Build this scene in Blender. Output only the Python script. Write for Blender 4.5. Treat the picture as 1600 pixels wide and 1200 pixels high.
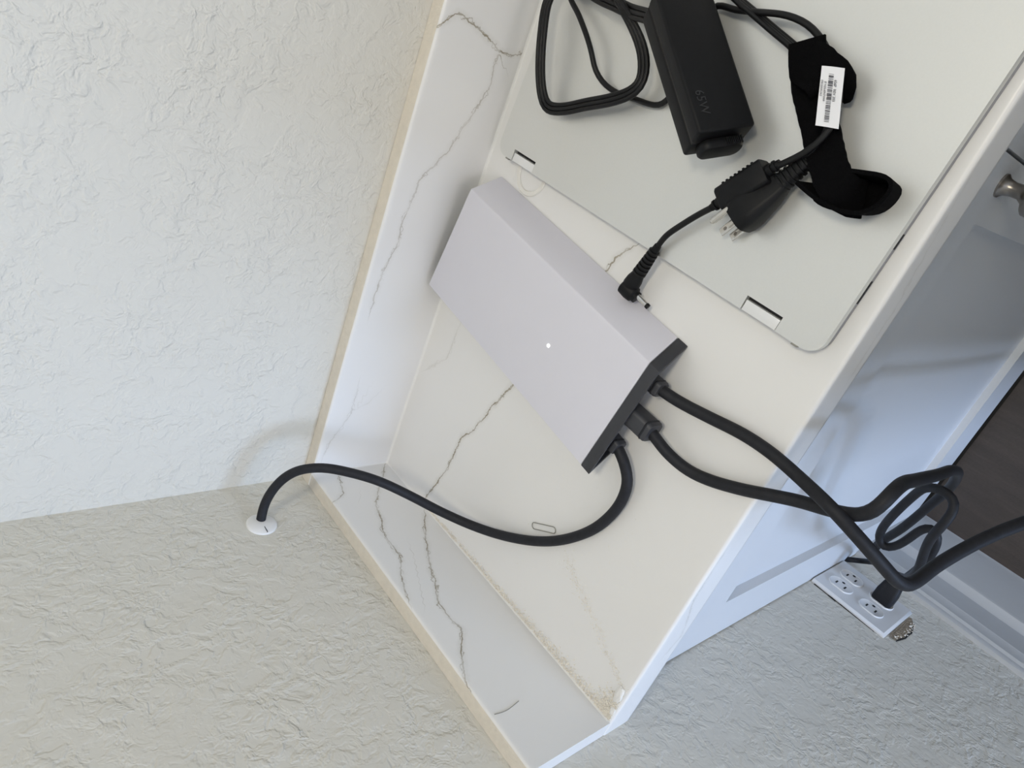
import bpy, bmesh, math, random
from mathutils import Vector, Matrix
random.seed(7)
for o in list(bpy.data.objects): bpy.data.objects.remove(o)
scene = bpy.context.scene
COL = scene.collection

# ------------------------------------------------------------------ camera
cam_data = bpy.data.cameras.new('camera')
cam_data.sensor_fit = 'HORIZONTAL'; cam_data.sensor_width = 36.0
cam_data.lens = 1088.654 / 1600 * 36.0
cam_data.clip_start = 0.01; cam_data.clip_end = 50
cam = bpy.data.objects.new('camera', cam_data); COL.objects.link(cam)
RIGHT = Vector((0.34152616, -0.60348715, -0.72052976))
DOWN = Vector((-0.84329873, -0.53524483, 0.04858204))
FWD = Vector((-0.41497847, 0.5910298, -0.69172006))
CAM = Vector((0.4975202, -0.55424559, 0.46770437))
m = Matrix.Identity(4)
for i in range(3):
    m[i][0] = RIGHT[i]; m[i][1] = -DOWN[i]; m[i][2] = -FWD[i]; m[i][3] = CAM[i]
cam.matrix_world = m
scene.camera = cam

# ------------------------------------------------------------------ world, lights, exposure
world = bpy.data.worlds.new('world'); scene.world = world
world.use_nodes = True
bg = world.node_tree.nodes['Background']
bg.inputs[0].default_value = (0.60, 0.74, 1.0, 1); bg.inputs[1].default_value = 0.6
FLOOR_Z = -0.908; CEIL_Z = 1.50
ROOM_X0, ROOM_X1, ROOM_Y0 = 0.0, 2.3, -3.0
AL = 0.0185                         # the side wall stands a degree off square

def area_light(name, loc, target, sx, sy, power, color):
    l = bpy.data.lights.new(name, 'AREA'); l.shape = 'RECTANGLE'; l.size = sx; l.size_y = sy
    l.energy = power; l.color = color
    o = bpy.data.objects.new(name, l); COL.objects.link(o); o.location = loc
    o.rotation_euler = (Vector(target) - Vector(loc)).to_track_quat('-Z', 'Y').to_euler()
    return o
BLOCKER_X = 0.365  # left edge of the added, unseen light blocker
WIN = dict(x0=0.25, x1=0.90, z0=-0.86, z1=1.20, zm=0.20)     # tall glazed opening in the front wall, split by a transom
WXC, WW = (WIN['x0']+WIN['x1'])/2, WIN['x1']-WIN['x0']
for nm, za, zb, power, color in (('window_daylight_low', WIN['z0'], WIN['zm'], 46.0, (0.455, 0.65, 1.0)),
                                 ('window_daylight_high', WIN['zm'], WIN['z1'], 12.0, (1.0, 0.93, 0.93))):
    area_light(nm, (WXC, ROOM_Y0 + 0.02, (za+zb)/2), (WXC, 0, (za+zb)/2), WW, zb-za, power, color)
vs = scene.view_settings
scene.display_settings.display_device = 'sRGB'
vs.view_transform = 'Standard'; vs.look = 'None'; vs.gamma = 1.0; vs.use_curve_mapping = False
vs.exposure = 0.06

# ------------------------------------------------------------------ helpers
WLOC = {}
def reg(o, parent=None, loc=None):
    COL.objects.link(o)
    if parent is not None:
        o.parent = parent
        o.location = -WLOC[parent.name]
        WLOC[o.name] = Vector((0, 0, 0))
    else:
        WLOC[o.name] = Vector(loc) if loc is not None else Vector((0, 0, 0))
        o.location = WLOC[o.name]
    return o
def tag(o, label=None, cat=None, group=None, kind=None):
    if label: o['label'] = label
    if cat: o['category'] = cat
    if group: o['group'] = group
    if kind: o['kind'] = kind
    return o
def thing(name, loc, label, cat, group=None):
    o = bpy.data.objects.new(name, None); o.empty_display_size = 0.02
    reg(o, None, loc); return tag(o, label, cat, group)
def mesh_obj(name, verts, faces, mat, parent=None, smooth=False, bevel=0, seg=2, subd=0):
    me = bpy.data.meshes.new(name); me.from_pydata([tuple(v) for v in verts], [], faces); me.update()
    bm = bmesh.new(); bm.from_mesh(me); bmesh.ops.recalc_face_normals(bm, faces=bm.faces)
    if bevel:
        es = [e for e in bm.edges if len(e.link_faces) == 2 and e.calc_face_angle() > 0.5]
        bmesh.ops.bevel(bm, geom=es, offset=bevel, segments=seg, affect='EDGES', profile=0.5)
    bm.to_mesh(me); bm.free()
    for p in me.polygons: p.use_smooth = smooth
    me.materials.append(mat)
    o = bpy.data.objects.new(name, me)
    return reg(o, parent)
def smooth_angle(o, ang=40):
    me = o.data
    for p in me.polygons: p.use_smooth = True
    bm = bmesh.new(); bm.from_mesh(me)
    for e in bm.edges:
        if len(e.link_faces) == 2 and e.calc_face_angle() > math.radians(ang): e.smooth = False
    bm.to_mesh(me); bm.free()
    return o
def box_vf(c, s, R=None):
    c = Vector(c); R = R or Matrix.Identity(3)
    v = [c + R @ Vector((sx*s[0]/2, sy*s[1]/2, sz*s[2]/2)) for sx in (-1, 1) for sy in (-1, 1) for sz in (-1, 1)]
    f = [(0,1,3,2),(4,6,7,5),(0,4,5,1),(2,3,7,6),(0,2,6,4),(1,5,7,3)]
    return v, f
def box(name, lo, hi, mat, parent=None, bevel=0.0, seg=2, R=None):
    lo = Vector(lo); hi = Vector(hi)
    v, f = box_vf((lo+hi)/2, hi-lo, R)
    o = mesh_obj(name, v, f, mat, parent, bevel=bevel, seg=seg)
    if bevel: smooth_angle(o, 50)
    return o
def prism(name, poly, z0, z1, mat, parent=None, bevel=0):
    n = len(poly)
    v = [(p[0], p[1], z0) for p in poly] + [(p[0], p[1], z1) for p in poly]
    f = [tuple(range(n)), tuple(range(n, 2*n))] + [(i, (i+1) % n, n+(i+1) % n, n+i) for i in range(n)]
    return mesh_obj(name, v, f, mat, parent, bevel=bevel)
def frame(w, u=None):
    w = Vector(w).normalized()
    u = Vector(u) if u is not None else (Vector((0, 0, 1)) if abs(w.z) < 0.9 else Vector((1, 0, 0)))
    a = (u - w*u.dot(w)).normalized(); b = w.cross(a)
    return a, b, w
def catmull(pts, step=0.004):
    P = [Vector(p) for p in pts]
    P = [P[0]*2 - P[1]] + P + [P[-1]*2 - P[-2]]
    out = []
    for i in range(1, len(P)-2):
        p0, p1, p2, p3 = P[i-1:i+3]
        # centripetal parameterisation keeps uneven spacing from overshooting
        t0 = 0; t1 = t0 + max((p1-p0).length, 1e-6)**.5; t2 = t1 + max((p2-p1).length, 1e-6)**.5; t3 = t2 + max((p3-p2).length, 1e-6)**.5
        n = max(2, int((p2-p1).length/step))
        for k in range(n):
            t = t1 + (t2-t1)*k/n
            A1 = p0*((t1-t)/(t1-t0)) + p1*((t-t0)/(t1-t0)); A2 = p1*((t2-t)/(t2-t1)) + p2*((t-t1)/(t2-t1)); A3 = p2*((t3-t)/(t3-t2)) + p3*((t-t2)/(t3-t2))
            B1 = A1*((t2-t)/(t2-t0)) + A2*((t-t0)/(t2-t0)); B2 = A2*((t3-t)/(t3-t1)) + A3*((t-t1)/(t3-t1))
            out.append(B1*((t2-t)/(t2-t1)) + B2*((t-t1)/(t2-t1)))
    out.append(P[-2])
    return out
def smooth_path(pts, it=3):
    q = [p.copy() for p in pts]
    for _ in range(it):
        q = [q[0]] + [(q[i-1] + q[i]*2 + q[i+1])/4 for i in range(1, len(q)-1)] + [q[-1]]
    return q
def sweep(path, prof, closed_ends=True, up=None):
    """path: points; prof: function(i, n) -> list of (a, b) offsets, same count each"""
    n = len(path); V = []; F = []
    tan = [(path[min(i+1, n-1)] - path[max(i-1, 0)]).normalized() for i in range(n)]
    a, b, _ = frame(tan[0], up)
    for i in range(n):
        if up is None:
            a = (a - tan[i]*a.dot(tan[i])).normalized()
        else:
            u = Vector(up); a = (u - tan[i]*u.dot(tan[i])).normalized()
        b = tan[i].cross(a)
        for (s, t) in prof(i, n): V.append(path[i] + a*s + b*t)
    k = len(V)//n
    for i in range(n-1):
        for j in range(k):
            F.append((i*k+j, i*k+(j+1) % k, (i+1)*k+(j+1) % k, (i+1)*k+j))
    if closed_ends:
        F.append(tuple(range(k))); F.append(tuple(range((n-1)*k, n*k)))
    return V, F
def circ(r, k=12, sx=1, sy=1): return [(r*sx*math.cos(2*math.pi*j/k), r*sy*math.sin(2*math.pi*j/k)) for j in range(k)]
def tube(name, pts, r, mat, parent=None, step=0.004, k=14, it=2, rf=None):
    path = smooth_path(catmull(pts, step), it)
    c = circ(1, k)
    f = (lambda i, n: [(x*r, y*r) for x, y in c]) if rf is None else (lambda i, n: [(x*rf(i/(n-1)), y*rf(i/(n-1))) for x, y in c])
    V, F = sweep(path, f)
    return smooth_angle(mesh_obj(name, V, F, mat, parent), 50)
def lathe(name, p, axis, prof, mat, parent=None, k=24, up=None, flat=1.0):
    """prof: list of (distance along axis, radius)"""
    a, b, w = frame(axis, up); p = Vector(p); V = []; F = []
    for (d, r) in prof:
        for j in range(k):
            t = 2*math.pi*j/k
            V.append(p + w*d + a*(r*math.cos(t)) + b*(r*flat*math.sin(t)))
    n = len(prof)
    for i in range(n-1):
        for j in range(k): F.append((i*k+j, i*k+(j+1) % k, (i+1)*k+(j+1) % k, (i+1)*k+j))
    F.append(tuple(range(k))); F.append(tuple(range((n-1)*k, n*k)))
    return smooth_angle(mesh_obj(name, V, F, mat, parent), 35)
def join_vf(parts):
    V = []; F = []
    for v, f in parts:
        n = len(V); V += [Vector(x) for x in v]; F += [tuple(i+n for i in q) for q in f]
    return V, F
def rrect(w, h, r, seg=5):
    pts = []
    for cx, cy, a0 in ((w/2-r, h/2-r, 0), (-w/2+r, h/2-r, 90), (-w/2+r, -h/2+r, 180), (w/2-r, -h/2+r, 270)):
        for j in range(seg+1):
            t = math.radians(a0 + 90*j/seg); pts.append((cx + r*math.cos(t), cy + r*math.sin(t)))
    return pts
def text_mesh(name, body, origin, xdir, ydir, size, mat, parent, extrude=0.00005):
    cu = bpy.data.curves.new(name, 'FONT'); cu.body = body; cu.size = size; cu.extrude = extrude; cu.resolution_u = 2
    tmp = bpy.data.objects.new('tmp_text', cu); COL.objects.link(tmp)
    dg = bpy.context.evaluated_depsgraph_get()
    me = bpy.data.meshes.new_from_object(tmp.evaluated_get(dg))
    bpy.data.objects.remove(tmp); bpy.data.curves.remove(cu)
    x = Vector(xdir).normalized(); y = Vector(ydir); y = (y - x*y.dot(x)).normalized(); z = x.cross(y)
    M = Matrix(((x.x, y.x, z.x, origin[0]), (x.y, y.y, z.y, origin[1]), (x.z, y.z, z.z, origin[2]), (0, 0, 0, 1)))
    me.transform(M); me.name = name; me.materials.clear(); me.materials.append(mat)
    return reg(bpy.data.objects.new(name, me), parent)

# ------------------------------------------------------------------ materials
class NT:
    def __init__(s, name):
        s.m = bpy.data.materials.new(name); s.m.use_nodes = True; s.t = s.m.node_tree
        s.b = s.t.nodes['Principled BSDF']; s.out = s.t.nodes['Material Output']
    def n(s, typ, **kw):
        nd = s.t.nodes.new(typ)
        for k, v in kw.items():
            if k.startswith('_'): setattr(nd, k[1:], v)
            else: nd.inputs[k.replace('__', ' ')].default_value = v
        return nd
    def l(s, a, b): s.t.links.new(a, b)
    def math(s, op, a, b=None, c=None, clamp=False):
        nd = s.t.nodes.new('ShaderNodeMath'); nd.operation = op; nd.use_clamp = clamp
        for i, v in enumerate((a, b, c)):
            if v is None: continue
            if isinstance(v, (int, float)): nd.inputs[i].default_value = v
            else: s.l(v, nd.inputs[i])
        return nd.outputs[0]
    def mapr(s, v, a, b, c=0.0, d=1.0, smooth=True):
        nd = s.t.nodes.new('ShaderNodeMapRange'); nd.interpolation_type = 'SMOOTHSTEP' if smooth else 'LINEAR'
        s.l(v, nd.inputs[0])
        for i, x in enumerate((a, b, c, d)): nd.inputs[i+1].default_value = x
        return nd.outputs[0]
    def mix(s, f, a, b):
        nd = s.t.nodes.new('ShaderNodeMix'); nd.data_type = 'RGBA'
        if isinstance(f, (int, float)): nd.inputs[0].default_value = f
        else: s.l(f, nd.inputs[0])
        for i, v in ((6, a), (7, b)):
            if isinstance(v, tuple): nd.inputs[i].default_value = v if len(v) == 4 else (*v, 1)
            else: s.l(v, nd.inputs[i])
        return nd.outputs[2]
    def coord(s, kind='Object'):
        return s.t.nodes.new('ShaderNodeTexCoord').outputs[kind]
    def noise(s, vec, scale, detail=2, rough=0.5, out='Fac'):
        nd = s.n('ShaderNodeTexNoise', Scale=scale, Detail=detail, Roughness=rough); s.l(vec, nd.inputs['Vector']); return nd.outputs[out]
    def bump(s, h, dist, strength=1.0):
        nd = s.n('ShaderNodeBump', Strength=strength, Distance=dist); s.l(h, nd.inputs['Height']); s.l(nd.outputs[0], s.b.inputs['Normal'])
def plain(name, col, rough=0.5, metal=0.0, spec=0.5, nscale=0, namp=0.0, bscale=0, bdist=0.0):
    t = NT(name); t.b.inputs['Roughness'].default_value = rough; t.b.inputs['Metallic'].default_value = metal
    t.b.inputs['Specular IOR Level'].default_value = spec
    t.b.inputs['Base Color'].default_value = (*col, 1)
    if nscale:
        c = t.coord(); f = t.noise(c, nscale, 3)
        lo = tuple(x*(1-namp) for x in col); hi = tuple(min(1, x*(1+namp)) for x in col)
        t.l(t.mix(f, lo, hi), t.b.inputs['Base Color'])
    if bscale:
        t.bump(t.noise(t.coord(), bscale, 3), bdist)
    return t.m

def wall_material(name, col, amp=1.0):
    t = NT(name); c = t.coord()
    t.b.inputs['Base Color'].default_value = (*col, 1); t.b.inputs['Roughness'].default_value = 0.62
    t.b.inputs['Specular IOR Level'].default_value = 0.3
    # knock-down plaster: flat islands with torn ridges between them
    w = t.noise(c, 40, 2, 0.5, 'Color')
    wm = t.n('ShaderNodeVectorMath', _operation='SCALE'); t.l(w, wm.inputs[0]); wm.inputs['Scale'].default_value = 0.02
    wv = t.n('ShaderNodeVectorMath', _operation='ADD'); t.l(c, wv.inputs[0]); t.l(wm.outputs[0], wv.inputs[1])
    big = t.noise(wv.outputs[0], 34, 4, 0.62)
    plate = t.mapr(big, 0.44, 0.56)
    mid = t.mapr(t.noise(wv.outputs[0], 88, 3, 0.55), 0.42, 0.60)
    patch = t.mapr(t.noise(c, 14, 1), 0.40, 0.60, 0.30, 1.0)
    fine = t.noise(wv.outputs[0], 230, 2, 0.5)
    h = t.math('ADD', t.math('MULTIPLY', plate, 0.5), t.math('MULTIPLY', t.math('MULTIPLY', mid, 0.62), patch))
    h = t.math('ADD', h, t.math('MULTIPLY', fine, 0.16))
    h = t.math('ADD', h, t.math('MULTIPLY', t.noise(c, 9, 1), 0.9))
    t.bump(h, 0.0015*amp, 0.68)
    return t.m

def quartz_material(name):
    """cream stone; the veins follow the drawn vein lines stored on the slab (distance and strength)"""
    t = NT(name); c = t.coord()
    d = t.n('ShaderNodeAttribute', _attribute_name='vein_distance').outputs['Fac']
    s = t.n('ShaderNodeAttribute', _attribute_name='vein_strength').outputs['Fac']
    n1 = t.math('SUBTRACT', t.noise(c, 75, 4, 0.65), 0.5); n2 = t.math('SUBTRACT', t.noise(c, 95, 3, 0.6, 'Fac'), 0.5)
    off = t.n('ShaderNodeVectorMath', _operation='ADD'); t.l(c, off.inputs[0]); off.inputs[1].default_value = (3.1, 1.7, 5.3)
    n2 = t.math('SUBTRACT', t.noise(off.outputs[0], 110, 4, 0.6), 0.5)
    n3 = t.noise(off.outputs[0], 40, 2)
    d1 = t.math('ABSOLUTE', t.math('ADD', d, t.math('MULTIPLY', n1, 0.0095)))
    d2 = t.math('ABSOLUTE', t.math('ADD', d, t.math('MULTIPLY', n2, 0.017)))
    l1 = t.mapr(d1, 0.0002, 0.0011, 1.0, 0.0); l2 = t.mapr(d2, 0.0001, 0.0009, 0.9, 0.0)
    l2 = t.math('MULTIPLY', l2, t.mapr(n3, 0.40, 0.50))
    halo = t.math('MULTIPLY', t.mapr(d1, 0.0, 0.006, 0.16, 0.0), 1.0)
    v = t.math('MAXIMUM', t.math('MAXIMUM', l1, l2), halo)
    v = t.math('MULTIPLY', v, t.math('MULTIPLY', s, t.mapr(t.noise(c, 60, 2), 0.3, 0.6, 0.45, 1.0)), clamp=True)
    cloud = t.noise(c, 9, 3, 0.55)
    base = t.mix(cloud, (0.785, 0.775, 0.755), (0.825, 0.815, 0.795))
    col = t.mix(v, base, (0.27, 0.23, 0.155))
    t.l(col, t.b.inputs['Base Color'])
    t.b.inputs['Roughness'].default_value = 0.33; t.b.inputs['Specular IOR Level'].default_value = 0.42
    return t.m
def floor_material(name, col):
    t = NT(name); c = t.coord()
    mp = t.n('ShaderNodeMapping'); mp.inputs['Scale'].default_value = (14, 1.6, 1); t.l(c, mp.inputs[0])
    g = t.noise(mp.outputs[0], 5, 6, 0.62); fine = t.noise(c, 260, 3)
    f = t.math('ADD', t.math('MULTIPLY', g, 0.8), t.math('MULTIPLY', fine, 0.25), clamp=True)
    t.l(t.mix(f, tuple(x*0.45 for x in col), tuple(x*1.6 for x in col)), t.b.inputs['Base Color'])
    t.b.inputs['Roughness'].default_value = 0.6; t.bump(f, 0.0012)
    return t.m
M = {}
M['wall'] = wall_material('painted_knockdown_plaster', (0.68, 0.655, 0.588))
M['ceiling'] = plain('ceiling_paint', (0.8, 0.79, 0.77), 0.7, bscale=60, bdist=0.001)
M['quartz'] = quartz_material('veined_quartz')
M['raw_edge'] = plain('unpolished_stone_edge', (0.72, 0.665, 0.575), 0.6, nscale=160, namp=0.09, bscale=420, bdist=0.0006)
M['caulk'] = plain('white_caulk', (0.82, 0.81, 0.78), 0.45, bscale=300, bdist=0.0005)
M['cabinet'] = plain('white_cabinet_paint', (0.68, 0.69, 0.70), 0.38, nscale=5, namp=0.015)
M['trim'] = plain('white_trim_paint', (0.52, 0.525, 0.525), 0.42, bscale=35, bdist=0.0006)
M['gap'] = plain('dark_gap', (0.03, 0.028, 0.025), 0.9, nscale=80, namp=0.2)
M['floor'] = floor_material('brown_wood_look_plank', (0.058, 0.044, 0.035))
M['router_shell'] = plain('pale_lavender_plastic', (0.70, 0.69, 0.745), 0.5, nscale=30, namp=0.012)
M['router_dark'] = plain('charcoal_plastic', (0.036, 0.037, 0.043), 0.5, nscale=200, namp=0.12)
M['cable'] = plain('charcoal_cable_jacket', (0.018, 0.0185, 0.022), 0.55, spec=0.22, nscale=240, namp=0.3, bscale=900, bdist=0.0001)
M['black'] = plain('black_plastic', (0.005, 0.0052, 0.006), 0.5, spec=0.22, nscale=120, namp=0.15, bscale=1500, bdist=0.00006)
M['black_cord'] = plain('black_cord_jacket', (0.005, 0.005, 0.0055), 0.45, spec=0.3, nscale=90, namp=0.2)
M['velcro'] = plain('black_hook_and_loop_fabric', (0.004, 0.004, 0.0045), 1.0, spec=0.05, bscale=1800, bdist=0.0006)
M['lid'] = plain('silver_anodised_metal', (0.75, 0.75, 0.72), 0.40, metal=0.60, nscale=700, namp=0.02)
M['laptop_side'] = plain('dark_silver_metal', (0.30, 0.30, 0.32), 0.4, metal=0.6, nscale=100, namp=0.03)
M['chrome'] = plain('bright_nickel', (0.72, 0.70, 0.66), 0.22, metal=1.0, nscale=60, namp=0.04)
M['hinge'] = plain('pale_hinge_metal', (0.82, 0.82, 0.81), 0.35, metal=0.25, nscale=60, namp=0.02)
M['knob'] = plain('brushed_dark_nickel', (0.30, 0.275, 0.25), 0.32, metal=1.0, nscale=150, namp=0.1)
M['plate'] = plain('white_outlet_plastic', (0.76, 0.765, 0.77), 0.35, nscale=10, namp=0.01)
M['slot'] = plain('slot_dark', (0.012, 0.012, 0.013), 0.8, nscale=10, namp=0.1)
M['paper'] = plain('white_label_paper', (0.83, 0.83, 0.85), 0.6, nscale=40, namp=0.02)
M['ink'] = plain('black_print', (0.05, 0.05, 0.055), 0.7, nscale=10, namp=0.05)
M['emboss'] = plain('brick_print', (0.016, 0.0165, 0.018), 0.35, nscale=10, namp=0.05)
M['grommet'] = plain('white_grommet_plastic', (0.80, 0.79, 0.77), 0.4, nscale=10, namp=0.01)
M['dust'] = plain('cream_plaster_dust', (0.82, 0.775, 0.69), 0.8, nscale=900, namp=0.2)
M['drywall'] = plain('torn_drywall', (0.30, 0.245, 0.18), 0.95, nscale=260, namp=0.6, bscale=300, bdist=0.002)
M['wire'] = plain('thin_grey_wire', (0.33, 0.32, 0.28), 0.4, metal=0.5, nscale=10, namp=0.05)
M['ring'] = plain('clear_plastic_ring', (0.80, 0.78, 0.73), 0.15, nscale=10, namp=0.02)
def emission(name, col, strength):
    t = NT(name); t.b.inputs['Emission Color'].default_value = (*col, 1); t.b.inputs['Emission Strength'].default_value = strength
    t.b.inputs['Base Color'].default_value = (*col, 1); return t.m
M['led'] = emission('led_white', (1, 0.98, 0.93), 6.0)
M['lamp'] = emission('warm_diffuser', (1.0, 0.92, 0.74), 43.0)

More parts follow.
